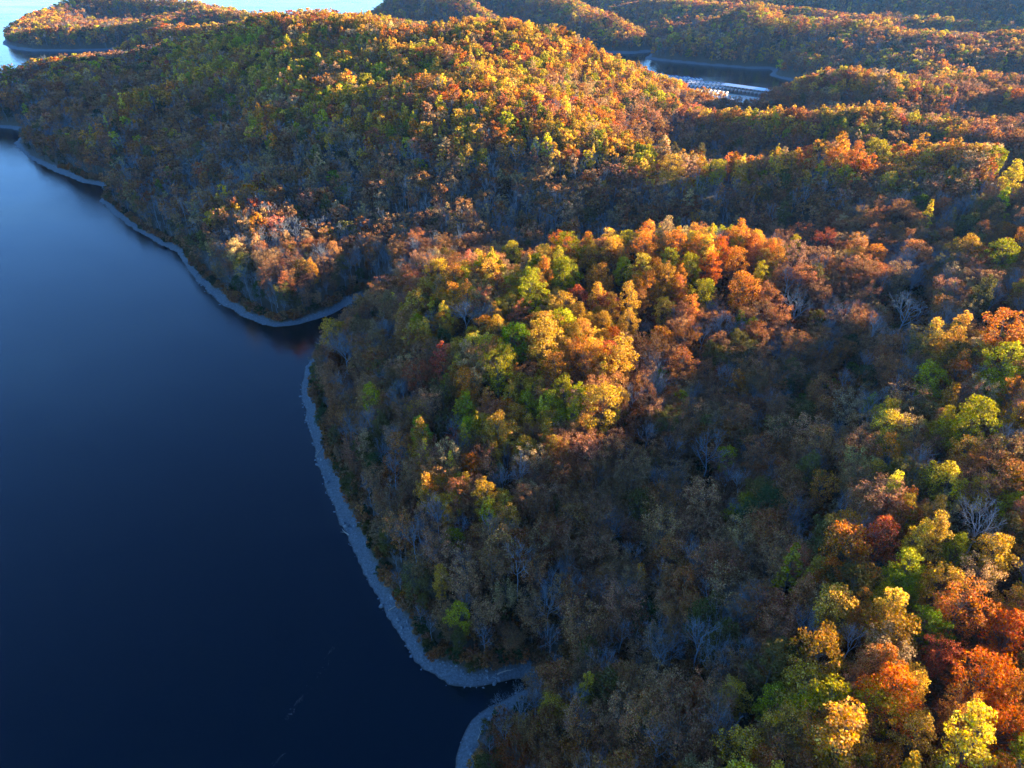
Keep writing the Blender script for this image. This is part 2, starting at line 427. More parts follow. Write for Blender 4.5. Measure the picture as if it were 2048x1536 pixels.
PROTO = {}        # kind -> list of (wood mesh, crown mesh, H, R) per level of detail
def add_proto(kind, wood, crown, rng, H, R, bare=False):
    wm_ = wood.mesh(kind + '_trunk', M_BARK, True)
    cm_ = crown.mesh(kind + '_crown', M_BARK if bare else M_LEAF, False, not bare, rng)
    PROTO.setdefault(kind, []).append((wm_, cm_, H, R))
for i in range(4):
    add_proto('dome', *leafy_tree(10 + i, 18 + i, 5.2, 6.0 + i * .5, 66, 112, 0.43, 'dome', 0.2), 18 + i, 5.2)
for i in range(3):
    add_proto('tall', *leafy_tree(20 + i, 21 + i, 4.2, 7.0, 60, 100, 0.42, 'tall'), 21 + i, 4.2)
for i in range(4):
    add_proto('sparse', *leafy_tree(30 + i, 18 + i, 5.0, 6.0, 70, 84, 0.34, 'vase', 0.25, 0.6), 18 + i, 5.0)
for i in range(2):
    add_proto('poplar', *leafy_tree(40 + i, 22, 2.6, 8.0, 36, 64, 0.55, 'cone'), 22, 2.6)
for i in range(2):
    add_proto('cedar', *leafy_tree(50 + i, 11, 2.4, 0.8, 60, 60, 0.42, 'cone', 0.05), 11, 2.4)
for i in range(4):
    add_proto('bare', *bare_tree(60 + i, 18 + i, 5.0, 1.0, 0.022), 18 + i, 5.0, True)
for i in range(2):
    add_proto('shrub', *leafy_tree(70 + i, 5.0, 2.6, 0.8, 22, 70, 0.42, 'dome'), 5.0, 2.6)
# coarser copies for the distance
for i in range(3):
    add_proto('dome_mid', *leafy_tree(110 + i, 18 + i, 5.2, 6.0, 40, 40, 0.95, 'dome'), 18 + i, 5.2)
    add_proto('tall_mid', *leafy_tree(120 + i, 21, 4.2, 7.0, 38, 36, 0.9, 'tall'), 21, 4.2)
    add_proto('sparse_mid', *leafy_tree(130 + i, 18 + i, 5.0, 6.0, 44, 30, 0.75, 'vase', 0.2, 0.6), 18 + i, 5.0)
    add_proto('bare_mid', *bare_tree(160 + i, 18 + i, 5.0, 0.5, 0.055), 18 + i, 5.0, True)
for i in range(3):
    add_proto('dome_far', *leafy_tree(210 + i, 18, 5.2, 5.0, 26, 20, 1.5, 'dome'), 18, 5.2)
    add_proto('sparse_far', *leafy_tree(230 + i, 18, 5.0, 5.0, 26, 14, 1.3, 'vase', 0.2, 0.6), 18, 5.0)
print('proto faces', sum(len(w.polygons) + len(c.polygons) for L in PROTO.values() for w, c, _, _ in L))

# ------------------------------------------------------------------ where the trees stand
TINT = {'orange': (0.54, 0.215, 0.042), 'deep orange': (0.46, 0.125, 0.016), 'golden': (0.56, 0.315, 0.055), 'yellow': (0.62, 0.41, 0.05),
        'yellow-green': (0.36, 0.31, 0.024), 'green': (0.16, 0.205, 0.020), 'dark green': (0.035, 0.058, 0.018), 'salmon': (0.44, 0.165, 0.075),
        'red': (0.40, 0.105, 0.050), 'rust': (0.30, 0.110, 0.036), 'brown': (0.350, 0.152, 0.062), 'grey-brown': (0.325, 0.165, 0.080),
        'tan': (0.42, 0.26, 0.12), 'olive': (0.125, 0.105, 0.030), 'bare': (0.30, 0.31, 0.33), 'pale bare': (0.46, 0.45, 0.43)}
BARK = (0.17, 0.150, 0.13); BARK_BARE = (0.23, 0.28, 0.33); BARK_PALE = (0.37, 0.40, 0.43)
HIGH = [('orange', .16), ('deep orange', .025), ('golden', .25), ('yellow', .14), ('yellow-green', .10), ('green', .012), ('salmon', .055), ('rust', .035),
        ('brown', .04), ('tan', .09), ('olive', .03), ('bare', .05), ('red', .006)]
LOW = [('brown', .30), ('grey-brown', .33), ('rust', .035), ('tan', .03), ('olive', .05), ('bare', .19), ('pale bare', .045), ('orange', .006), ('golden', .008),
       ('dark green', .02), ('yellow-green', .006), ('green', .003)]
KIND_OF = {'orange': ('dome', 'tall', 'sparse'), 'deep orange': ('dome', 'sparse', 'dome'), 'golden': ('dome', 'tall', 'dome'), 'yellow': ('tall', 'poplar', 'dome'),
           'yellow-green': ('dome', 'dome', 'tall'), 'green': ('dome', 'dome', 'tall'), 'dark green': ('cedar', 'cedar', 'dome'), 'salmon': ('sparse', 'dome', 'tall'),
           'red': ('dome', 'tall', 'sparse'), 'rust': ('sparse', 'dome', 'sparse'), 'brown': ('sparse', 'sparse', 'dome'), 'grey-brown': ('sparse', 'sparse', 'sparse'),
           'tan': ('sparse', 'tall', 'sparse'), 'olive': ('dome', 'sparse', 'tall'), 'bare': ('bare',) * 3, 'pale bare': ('bare',) * 3}
rng = np.random.default_rng(7)
def canopy_of(x, y): return sample(ZZ, x, y) + np.where(sample(INL, x, y) > 1.5, 13.0, 0.0)
def jittered(x0, x1, y0, y1, c):
    nx, ny = int((x1 - x0) / c), int((y1 - y0) / c)
    ii, jj = np.meshgrid(np.arange(nx), np.arange(ny))
    x = x0 + (ii + 0.5 * (jj % 2) + rng.uniform(-.42, .42, ii.shape)) * c; y = y0 + (jj + rng.uniform(-.42, .42, ii.shape)) * c
    return x.ravel(), y.ravel()
def stand(x0, x1, y0, y1, c, umin, umax, back=1.6):
    x, y = jittered(x0, x1, y0, y1, c)
    k = sample(INL, x, y) > back + rng.uniform(-0.4, 1.0, x.size)
    x, y = x[k], y[k]; z = sample(ZZ, x, y)
    u, v, f = project(np.stack([x, y, z + 12], -1))
    k = (f > 10) & (u > umin) & (u < umax) & (v < 1850)
    return x[k], y[k], z[k]
def seen(x, y, z, tol):
    """is the tree top in sight of the drone, looking over the canopy?"""
    ok = np.ones(x.size, bool)
    for t in np.linspace(0.12, 0.97, 60):
        px, py, pz = x * t, y * t, CAM_H + (z - CAM_H) * t
        ok &= canopy_of(px, py) < pz + tol
    return ok
bands = []
x, y, z = stand(-260, 420, 30, 400, 4.7, -700, 2900); bands.append((x, y, z, np.zeros(x.size, int)))
x, y, z = stand(-700, 760, 400, 880, 6.3, -250, 2450); k = seen(x, y, z + 19, 8.0); bands.append((x[k], y[k], z[k], np.ones(k.sum(), int)))
x, y, z = stand(-1500, 2000, 880, 2700, 8.0, -200, 2300); k = seen(x, y, z + 20, 5.0); bands.append((x[k], y[k], z[k], np.full(k.sum(), 2)))
TX, TY, TZ, LOD = [np.concatenate(c) for c in zip(*bands)]
N = len(TX)
print('trees', N, [len(b[0]) for b in bands])
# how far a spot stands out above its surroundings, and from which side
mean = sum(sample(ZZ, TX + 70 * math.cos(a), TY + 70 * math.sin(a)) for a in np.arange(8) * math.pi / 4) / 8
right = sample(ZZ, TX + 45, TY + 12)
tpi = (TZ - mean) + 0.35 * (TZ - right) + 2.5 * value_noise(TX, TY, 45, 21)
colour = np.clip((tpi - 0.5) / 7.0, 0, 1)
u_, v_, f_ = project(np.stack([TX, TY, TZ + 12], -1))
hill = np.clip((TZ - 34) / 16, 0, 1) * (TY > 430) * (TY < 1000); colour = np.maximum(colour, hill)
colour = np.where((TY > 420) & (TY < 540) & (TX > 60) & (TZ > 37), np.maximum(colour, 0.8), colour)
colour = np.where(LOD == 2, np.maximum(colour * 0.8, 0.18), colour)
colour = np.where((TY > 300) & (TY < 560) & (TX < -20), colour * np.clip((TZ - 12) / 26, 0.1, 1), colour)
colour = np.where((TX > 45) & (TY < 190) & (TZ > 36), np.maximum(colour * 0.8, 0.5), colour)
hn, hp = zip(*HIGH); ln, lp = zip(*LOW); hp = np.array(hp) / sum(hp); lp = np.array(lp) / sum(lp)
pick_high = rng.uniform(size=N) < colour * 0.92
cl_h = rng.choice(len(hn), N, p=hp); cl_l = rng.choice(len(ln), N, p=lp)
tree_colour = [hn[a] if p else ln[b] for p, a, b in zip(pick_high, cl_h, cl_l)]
# trees of one sort stand in drifts
patch = value_noise(TX, TY, 26, 31)
for i in np.nonzero(patch > 0.68)[0]:
    if not pick_high[i] and rng.uniform() < .5: tree_colour[i] = 'bare'
patch2 = value_noise(TX, TY, 24, 32); patch3 = value_noise(TX, TY, 55, 33)
for i in np.nonzero(((patch2 > 0.3) | (patch3 > 0.35)) & pick_high)[0]:
    if rng.uniform() < .5: tree_colour[i] = ('yellow-green' if patch[i] > 0.3 else 'golden') if patch2[i] > 0.3 else ('orange' if patch[i] > -0.1 else 'tan')
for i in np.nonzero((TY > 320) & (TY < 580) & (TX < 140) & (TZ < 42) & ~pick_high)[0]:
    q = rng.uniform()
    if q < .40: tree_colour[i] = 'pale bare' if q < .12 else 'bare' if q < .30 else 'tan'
edge = (sample(INL, TX, TY) < 7) & (LOD < 2)
for i in np.nonzero(edge)[0]:
    q = rng.uniform()
    tree_colour[i] = 'bare' if q < .45 else 'dark green' if q < .60 else 'grey-brown' if q < .85 else 'olive'
which = rng.integers(0, 3, N)
tree_kind = [KIND_OF[c][w] for c, w in zip(tree_colour, which)]
TREE_S = np.clip(rng.lognormal(-0.26, 0.20, N), 0.45, 1.25) * np.where(edge, 0.68, 1.0) * np.where(LOD == 2, 1.22, np.where(LOD == 1, 1.14, 1.0))
TREE_SZ = np.minimum(0.35 + 0.65 * TREE_S, 1.06) * rng.uniform(0.85, 1.14, N) * np.where(edge, 0.8, 1.0)
is_bare = np.array([k == 'bare' for k in tree_kind]); TREE_S = np.where(is_bare, TREE_S * 0.82, TREE_S)
TREE_R = rng.uniform(0, 2 * math.pi, N)
def tint_of(name, amount=0.24):
    c = np.array(TINT[name]) * (1 + rng.normal(0, amount)) * (1 + rng.normal(0, 0.06, 3))
    return np.clip(c, 0.005, 0.8)

# ------------------------------------------------------------------ trees one can point at
# (u, v, crown width, form, colour, short name, where)
LANDMARKS = [
 (1402,588,56,'dome','yellow-green','round lime-yellow tree','standing alone at the right end of the sunlit spur crest'),
 (1472,528,52,'dome','orange','tall orange tree','rising behind the round lime-yellow tree'),
 (1482,588,66,'dome','orange','wide-based orange tree','in front of the tall orange tree on the spur'),
 (1521,554,40,'tall','yellow-green','small lime tree','right of the two stacked orange trees'),
 (1020,688,78,'dome','green','bright green domed tree','in the middle of the sunlit spur'),
 (996,742,86,'sparse','yellow-green','open lime tree with grey limbs showing','just below the bright green domed tree'),
 (1236,708,80,'tall','golden','golden tree with a long exposed trunk','at the lower edge of the sunlit spur'),
 (1112,750,68,'dome','orange','plain orange round-topped tree','at the lower edge of the spur beside the golden tree'),
 (976,832,62,'sparse','salmon','lone salmon-orange tree','catching the light on the dark flank below the spur'),
 (1158,606,52,'dome','red','coral-red tree','among yellow trees near the spur crest'),
 (1128,556,62,'dome','yellow-green','yellow-green dome','near the crest above the coral-red tree'),
 (1062,586,70,'dome','yellow-green','broad yellow-green dome','left of the coral-red tree on the spur'),
 (875,546,56,'dome','yellow','yellow tree at the spur tip','leftmost bright crown of the near spur'),
 (1022,514,56,'dome','yellow-green','lime crown on the skyline of the spur','with the dark valley behind it'),
 (1262,608,52,'tall','golden','upright golden tree','between the coral-red tree and the round lime-yellow tree'),
 (1256,656,52,'dome','golden','amber tree under the upright golden tree','on the sunlit spur'),
 (1325,682,58,'dome','orange','glowing orange tree','at the right edge of the light, below the round lime-yellow tree'),
 (1322,626,46,'dome','golden','small golden-orange crown','above the glowing orange tree'),
 (1090,690,84,'dome','golden','large golden-brown crown','right of the bright green domed tree'),
 (1036,644,54,'sparse','salmon','salmon crown','behind the bright green domed tree'),
 (1190,560,54,'dome','orange','orange crest tree','at the spur crest right of the yellow-green dome'),
 (1285,505,58,'dome','orange','orange skyline tree','on the spur crest before the dark valley'),
 (1245,548,42,'dome','yellow-green','small lime crown','between two orange trees on the spur crest'),
 (1335,530,48,'dome','yellow-green','green-gold crown','right of the orange skyline tree'),
 (1175,515,50,'dome','golden','gold skyline crown','on the middle of the spur crest'),
 (884,690,54,'dome','dark green','dull green round tree','in the shade left of the bright green domed tree'),
 (835,762,64,'sparse','red','dusky red tree','in the shade on the left flank of the spur'),
 (818,690,58,'sparse','rust','bronze tree','in the shade above the dusky red tree'),
 (1208,575,46,'sparse','orange','orange-brown crown','just right of the coral-red tree'),
 (885,795,66,'sparse','olive','olive crown with golden tips','right of the dusky red tree'),
 (1066,795,52,'sparse','golden','ragged golden crown','below the plain orange round-topped tree'),
 (880,860,52,'sparse','olive','small olive tree','on the dark flank left of the lone salmon-orange tree'),
 (1650,490,48,'sparse','red','rose-red tree','on the middle slope right of the tall orange tree'),
 (1600,466,60,'sparse','salmon','tall peach-orange tree','left of the rose-red tree'),
 (1748,520,44,'dome','orange','small round orange tree','alone on the middle slope'),
 (1600,520,56,'sparse','tan','peach-brown crown','below the tall peach-orange tree'),
 (1805,1200,78,'dome','green','upper vivid green tree','first of the vivid green pair in the lower right'),
 (1838,1268,84,'dome','green','lower vivid green tree','second of the vivid green pair in the lower right'),
 (1757,1085,78,'dome','red','coral tree in the lower right','the reddest crown above the vivid green pair'),
 (1652,1085,84,'dome','olive','big olive-yellow tree','left of the coral tree in the lower right'),
 (1535,1435,78,'dome','yellow-green','half-lit lime tree','near the bottom edge of the wood'),
 (1168,1410,54,'tall','golden','amber tree in deep shade','above the lower cove beach'),
 (884,1188,32,'dome','golden','tiny amber tree','alone among brown trees near the long beach'),
 (1692,1388,84,'sparse','salmon','orange-pink tree','lit in the shade between half-lit lime and salmon trees'),
 (1860,1338,66,'sparse','red','rosy thin-leaved tree','below the vivid green pair'),
 (1890,980,74,'dome','yellow','pale yellow tree','on the right ridge above the coral tree'),
 (1942,858,86,'dome','yellow-green','wide yellow-green tree','on the right ridge above the pale yellow tree'),
 (2000,664,84,'dome','orange','large orange tree at the right edge','above the wide yellow-green tree'),
 (1895,1126,62,'dome','yellow-green','lime tree right of the coral tree','on the right ridge'),
 (1980,1118,92,'dome','golden','golden tree at the right edge','right of the lime tree on the ridge'),
 (1945,1170,84,'sparse','tan','tan-orange crown','under the golden tree at the right edge'),
 (1806,1150,84,'dome','yellow-green','spreading olive-lime tree','directly above the vivid green pair'),
 (1912,1232,112,'sparse','orange','big orange tree beside the vivid green pair','immediately to their right'),
 (2010,1290,104,'dome','deep orange','deep orange crown at the right edge','right of the big orange tree'),
 (1960,1370,112,'dome','deep orange','broad deep orange crown','lower right, below the big orange tree'),
 (2035,1400,100,'dome','orange','bright orange crown cut by the right edge','near the lower right corner'),
 (1990,1470,112,'dome','deep orange','burnt orange crown','in the lower right corner'),
 (1820,1492,92,'dome','golden','golden-orange crown on the bottom edge','left of the burnt orange crown'),
 (1900,1440,84,'sparse','orange','thin orange crown','between the burnt orange and golden-orange crowns'),
 (2000,742,72,'dome','yellow-green','lime tree under the large orange tree','at the right edge'),
 (1862,772,66,'dome','yellow-green','lime tree on the shadow line','above the pale yellow tree on the right ridge'),
 (1640,985,62,'sparse','orange','small orange-topped tree','catching light on the dark slope'),
 (1688,832,66,'sparse','tan','tan tree with a bright tip','at the edge of the dark valley'),
 (1612,800,42,'shrub','green','low green bush','leftmost of the three green bushes in the dark valley'),
 (1662,768,38,'shrub','green','small green bush','middle one of the three green bushes in the dark valley'),
 (1706,738,36,'shrub','green','far green bush','farthest of the three green bushes in the dark valley'),
 (1855,430,28,'poplar','yellow','slender yellow tree','like a flame on the shaded middle slope'),
 (2012,392,30,'poplar','yellow-green','slender green tree','near the right edge on the middle slope'),
 (1762,294,52,'dome','yellow-green','green-gold crown on the middle ridge','the greenest on that crest'),
 (1612,306,32,'dome','red','red crown on the middle ridge','left of the green-gold crown'),
 (1718,306,52,'tall','orange','upright orange tree on the middle ridge','between red and green-gold crowns'),
 (1342,330,58,'dome','golden','twin-lobed golden tree','on the low saddle of the middle ridge'),
 (1432,342,46,'dome','yellow-green','yellow-green saddle tree','right of the twin-lobed golden tree'),
 (2030,345,70,'tall','yellow','large yellow tree at the right edge','on the end of the middle ridge'),
 (2000,520,56,'dome','yellow-green','lime tree below the slender green tree','at the right edge of the middle slope'),
 (2036,500,48,'dome','orange','orange tree at the right edge','beside the lime tree on the middle slope'),
 (1930,462,52,'dome','olive','olive tree on the middle slope','left of the lime tree near the right edge'),
 (1405,678,56,'bare','pale bare','white-limbed bare tree','beside the glowing orange tree'),
 (1592,618,66,'bare','bare','blue-grey bare tree','below the small lime tree in the valley'),
 (1812,612,96,'bare','bare','wide bare tree','largest leafless crown at the valley head'),
 (1225,1062,84,'bare','bare','broad blue-grey bare tree','in the dark bottom of the near valley'),
 (1415,912,84,'bare','bare','bushy bare tree','in the dark gully right of the leaning snag'),
 (690,700,76,'bare','bare','grey bare tree at the inlet','on the promontory beside the dark inlet'),
 (1072,1418,84,'bare','bare','large bare tree over the lower beach','beside the amber tree in deep shade'),
 (1100,1295,66,'bare','bare','bare tree at the cove head','where the two beaches meet'),
 (1010,1490,62,'bare','bare','bare tree beside the lower beach','near the bottom edge'),
 (1615,1262,84,'bare','bare','blue bare tree','in the shade left of the vivid green pair'),
 (1690,1312,62,'bare','pale bare','slim pale bare tree','beside the blue bare tree'),
 (930,632,60,'bare','pale bare','pale bare tree on the spur','left of the broad yellow-green dome'),
 (1292,880,54,'bare','pale bare','leaning white snag','on the dark slope below the golden tree'),
 (1958,1062,84,'bare','pale bare','pale bare tree on the right ridge','between the pale yellow and golden trees'),
]
def stand_point(u, v, hc):
    dx, dy, dz = sight(u, v)
    t = np.linspace(40, 900, 2600) / dy
    px, py, pz = dx * t, dy * t, CAM_H + dz * t
    gap = pz - (sample(ZZ, px, py) + hc)
    i = int(np.argmax(gap < 0)); i = i if gap[i] < 0 else len(t) - 1
    return px[i], py[i]
FORM_NAME = {'dome': 'leafy_tree', 'tall': 'leafy_tree', 'sparse': 'leafy_tree', 'poplar': 'slender_tree', 'cedar': 'evergreen_tree', 'bare': 'bare_tree', 'shrub': 'leafy_shrub'}
def plant(form, colour, x, y, s, sz, rot, variant, tint=None):
    w, c, H, R = PROTO[form][variant % len(PROTO[form])]
    e = bpy.data.objects.new(FORM_NAME[form], None); COL.objects.link(e)
    e.empty_display_size = 0.5
    e.location = (x, y, float(sample(ZZ, np.array([x]), np.array([y]))[0])); e.rotation_euler = (0, 0, rot); e.scale = (s, s, sz)
    bare = form == 'bare'
    bk = BARK_PALE if colour == 'pale bare' else BARK_BARE if bare else BARK
    t = link('trunk', w, e); t['bark'] = [*bk, 1.0]
    k = link('branches' if bare else 'crown', c, e)
    if bare: k['bark'] = [*bk, 1.0]
    else: k['tint'] = [*(float(q) for q in (tint if tint is not None else tint_of(colour, 0.06))), 1.0]
    return e
marks = []       # every tree that is an object: u, v, crown width in view, colour, form, short name, object
gone = np.zeros(N, bool)
for k, (u, v, d, form, col, short, where) in enumerate(LANDMARKS):
    w, c, H, R = PROTO[form][k % len(PROTO[form])]
    s = 1.0; d = d * (0.86 if v > 1100 else 1.0)
    for _ in range(4):
        x, y = stand_point(u, v, 0.68 * H * s)
        rng_m = math.sqrt(x * x + y * y + (CAM_H - 50) ** 2)
        s = float(np.clip(0.5 * d * rng_m / FOCAL / R * 0.82, 0.45, 1.5))
    sz = float(np.clip(s * 1.08, 0.85, 1.3)) if form != 'shrub' else s
    e = plant(form, col, x, y, s, sz, float(rng.uniform(0, 6.28)), k)
    tag(e, f'{short} {where}', 'shrub' if form == 'shrub' else 'tree')
    marks.append((u, v, d, col, form, short, e))
    gone |= np.hypot(TX - x, TY - y) < 0.6 * R * s + 2.2
    # nothing taller directly in the line of sight
    uu, vv, ff = project(np.stack([TX, TY, TZ + 13 * TREE_SZ], -1))
    gone |= (np.hypot(uu - u, (vv - v) * 0.9) < 0.62 * d) & (ff < rng_m + 3) & (LOD < 2)

# the nearest of the other trees, each an object too
uu, vv, ff = project(np.stack([TX, TY, TZ + 12 * TREE_SZ], -1))
PR = {k: PROTO[k][0][3] for k in PROTO}
width = np.array([2 * PR[k] for k in tree_kind]) * TREE_S * FOCAL / ff
score = np.where((uu > 15) & (uu < 2033) & (vv > 15) & (vv < 1521) & ~gone, width, 0)
vis = seen(TX, TY, TZ + 15 * TREE_SZ, 1.0); score = np.where(vis, score, 0)
chosen = np.argsort(-score)[:235]
landmark_n = len(LANDMARKS)
LM = np.array([(m[0], m[1]) for m in marks[:landmark_n]], float)
DIRS = ['to the right of', 'above and right of', 'above', 'above and left of', 'to the left of', 'below and left of', 'below', 'below and right of']
LOOK = {'brown': 'brown leafy tree', 'grey-brown': 'grey-brown leafy tree', 'rust': 'rust-brown tree', 'tan': 'tan thin-leaved tree', 'olive': 'olive tree', 'bare': 'leafless grey tree',
        'pale bare': 'leafless pale tree', 'orange': 'orange tree', 'deep orange': 'dark orange tree', 'golden': 'golden tree', 'yellow': 'yellow tree', 'yellow-green': 'yellow-green tree',
        'green': 'green tree', 'dark green': 'dark green tree', 'salmon': 'salmon-coloured tree', 'red': 'red tree'}
places = {}
for i in chosen:
    d2 = np.hypot(LM[:, 0] - uu[i], LM[:, 1] - vv[i]); j = int(np.argmin(d2))
    ang = math.atan2(-(vv[i] - LM[j, 1]), uu[i] - LM[j, 0]); dr = DIRS[int(round(ang / (math.pi / 4))) % 8]
    look = LOOK[tree_colour[i]]
    if tree_kind[i] == 'poplar': look = 'slender ' + look
    places.setdefault((j, dr, look), []).append((d2[j], i))
ORD = ['nearest', 'second', 'third', 'fourth', 'fifth', 'sixth', 'seventh', 'eighth', 'ninth', 'tenth', 'eleventh', 'twelfth']
for (j, dr, look), lst in places.items():
    lst.sort()
    for q, (d, i) in enumerate(lst):
        lab = (f'{look} {dr} the {marks[j][5]}' if len(lst) == 1 else f'{ORD[min(q, 11)]} {look} {dr} the {marks[j][5]}')
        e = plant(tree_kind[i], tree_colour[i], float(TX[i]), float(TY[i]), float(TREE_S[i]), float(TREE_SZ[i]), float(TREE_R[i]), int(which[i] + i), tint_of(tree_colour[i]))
        tag(e, lab, 'tree', 'trees on the near slopes')
        gone[i] = True

# ------------------------------------------------------------------ the rest of the wood, one mass
proto_col = bpy.data.collections.new('tree_kinds')
proto_index = {}
def joined(wood, crown, name):
    nv = len(wood.vertices); V = np.zeros((nv + len(crown.vertices), 3), np.float32)
    a = np.zeros(nv * 3, np.float32); wood.vertices.foreach_get('co', a); V[:nv] = a.reshape(-1, 3)
    a = np.zeros(len(crown.vertices) * 3, np.float32); crown.vertices.foreach_get('co', a); V[nv:] = a.reshape(-1, 3)
    fa = np.zeros(len(wood.polygons) * 4, np.int32); wood.polygons.foreach_get('vertices', fa)
    fb = np.zeros(len(crown.polygons) * 4, np.int32); crown.polygons.foreach_get('vertices', fb)
    me = mesh_from(name, V, np.vstack([fa.reshape(-1, 4), fb.reshape(-1, 4) + nv]))
    me.materials.append(M_BARK); me.materials.append(crown.materials[0])
    mi = np.zeros(len(me.polygons), np.int32); mi[len(fa) // 4:] = 1; me.polygons.foreach_set('material_index', mi)
    if 'leaf' in crown.attributes:
        c = np.ones((len(V), 4), np.float32); b2 = np.zeros(len(crown.vertices) * 4, np.float32)
        crown.attributes['leaf'].data.foreach_get('color', b2); c[nv:] = b2.reshape(-1, 4)
        me.attributes.new('leaf', 'FLOAT_COLOR', 'POINT').data.foreach_set('color', c.ravel())
    return me
cnt = 0
for kind in PROTO:
    for vi, (w, c, H, R) in enumerate(PROTO[kind]):
        nm = f'tree_kind_{cnt:03d}'
        proto_col.objects.link(bpy.data.objects.new(nm, joined(w, c, nm))); proto_index[(kind, vi)] = cnt; cnt += 1
rest = np.nonzero(~gone)[0]
def forest_kind(i):
    k = tree_kind[i]
    if LOD[i] == 1: k = {'dome': 'dome_mid', 'tall': 'tall_mid', 'sparse': 'sparse_mid', 'bare': 'bare_mid'}.get(k, k)
    if LOD[i] == 2: k = {'dome': 'dome_far', 'tall': 'dome_far', 'sparse': 'sparse_far', 'bare': 'bare_mid', 'poplar': 'dome_far', 'cedar': 'dome_far'}.get(k, k)
    return k
FK = [forest_kind(i) for i in rest]
IDX = np.array([proto_index[(k, int(which[i] + i) % len(PROTO[k]))] for k, i in zip(FK, rest)], np.int32)
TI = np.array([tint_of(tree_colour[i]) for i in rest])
BK = np.array([BARK_PALE if tree_colour[i] == 'pale bare' else BARK_BARE if tree_colour[i] == 'bare' else BARK for i in rest])
P = [np.stack([TX, TY, TZ], -1)[rest]]; S = [np.stack([TREE_S, TREE_S, TREE_SZ], -1)[rest]]; RT = [TREE_R[rest]]; II = [IDX]; TT = [TI]; BB = [BK]
# undergrowth: saplings and shrubs between the trunks near the drone
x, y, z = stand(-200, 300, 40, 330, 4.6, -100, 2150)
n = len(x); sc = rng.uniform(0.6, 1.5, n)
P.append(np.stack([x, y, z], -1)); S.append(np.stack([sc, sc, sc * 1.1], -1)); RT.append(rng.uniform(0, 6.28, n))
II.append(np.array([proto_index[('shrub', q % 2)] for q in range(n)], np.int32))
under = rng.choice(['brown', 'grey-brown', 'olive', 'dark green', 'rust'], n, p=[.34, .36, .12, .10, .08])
TT.append(np.array([tint_of(c) * 0.6 for c in under])); BB.append(np.tile(BARK, (n, 1)))  # tint darkened to put shade into the gaps between trees
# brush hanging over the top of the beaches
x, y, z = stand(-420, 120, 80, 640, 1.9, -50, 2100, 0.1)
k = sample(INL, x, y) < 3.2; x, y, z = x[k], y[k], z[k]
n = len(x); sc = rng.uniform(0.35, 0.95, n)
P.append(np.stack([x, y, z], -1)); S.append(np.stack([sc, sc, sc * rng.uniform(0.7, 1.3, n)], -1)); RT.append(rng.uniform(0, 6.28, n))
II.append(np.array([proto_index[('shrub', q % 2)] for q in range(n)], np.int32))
brush = rng.choice(['brown', 'grey-brown', 'olive', 'dark green', 'rust'], n, p=[.28, .34, .16, .16, .06])
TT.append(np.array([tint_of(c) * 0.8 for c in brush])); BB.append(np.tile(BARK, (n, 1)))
P, S, RT, II, TT, BB = [np.concatenate(q) for q in (P, S, RT, II, TT, BB)]
fm = bpy.data.meshes.new('forest'); fm.vertices.add(len(P)); fm.vertices.foreach_set('co', P.astype(np.float32).ravel())
fm.attributes.new('kind_index', 'INT', 'POINT').data.foreach_set('value', II)
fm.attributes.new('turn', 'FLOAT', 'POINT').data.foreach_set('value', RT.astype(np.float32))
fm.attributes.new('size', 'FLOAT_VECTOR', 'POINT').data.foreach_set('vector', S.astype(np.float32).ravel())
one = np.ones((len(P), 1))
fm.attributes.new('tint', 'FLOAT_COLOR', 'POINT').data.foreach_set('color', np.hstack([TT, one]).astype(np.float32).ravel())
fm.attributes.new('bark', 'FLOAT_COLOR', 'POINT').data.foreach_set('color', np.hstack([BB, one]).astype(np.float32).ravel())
forest = tag(link('forest', fm), 'dense autumn woodland covering the hills beyond the nearest trees', 'forest', kind='stuff')
ng = bpy.data.node_groups.new('scatter_trees', 'GeometryNodeTree')
ng.interface.new_socket('Geometry', in_out='INPUT', socket_type='NodeSocketGeometry'); ng.interface.new_socket('Geometry', in_out='OUTPUT', socket_type='NodeSocketGeometry')
gi = ng.nodes.new('NodeGroupInput'); go = ng.nodes.new('NodeGroupOutput')
ci = ng.nodes.new('GeometryNodeCollectionInfo'); ci.inputs['Collection'].default_value = proto_col
ci.inputs['Separate Children'].default_value = True; ci.inputs['Reset Children'].default_value = True
ip = ng.nodes.new('GeometryNodeInstanceOnPoints'); ip.inputs['Pick Instance'].default_value = True
def named(nm, ty):
    a = ng.nodes.new('GeometryNodeInputNamedAttribute'); a.data_type = ty; a.inputs['Name'].default_value = nm
    return a.outputs['Attribute']
mp_ = ng.nodes.new('GeometryNodeMeshToPoints')
cx = ng.nodes.new('ShaderNodeCombineXYZ'); ng.links.new(named('turn', 'FLOAT'), cx.inputs['Z'])
ng.links.new(gi.outputs[0], mp_.inputs[0]); ng.links.new(mp_.outputs[0], ip.inputs['Points']); ng.links.new(ci.outputs[0], ip.inputs['Instance'])
ng.links.new(named('kind_index', 'INT'), ip.inputs['Instance Index']); ng.links.new(cx.outputs[0], ip.inputs['Rotation'])
ng.links.new(named('size', 'FLOAT_VECTOR'), ip.inputs['Scale']); ng.links.new(ip.outputs[0], go.inputs[0])
md = forest.modifiers.new('scatter', 'NODES'); md.node_group = ng

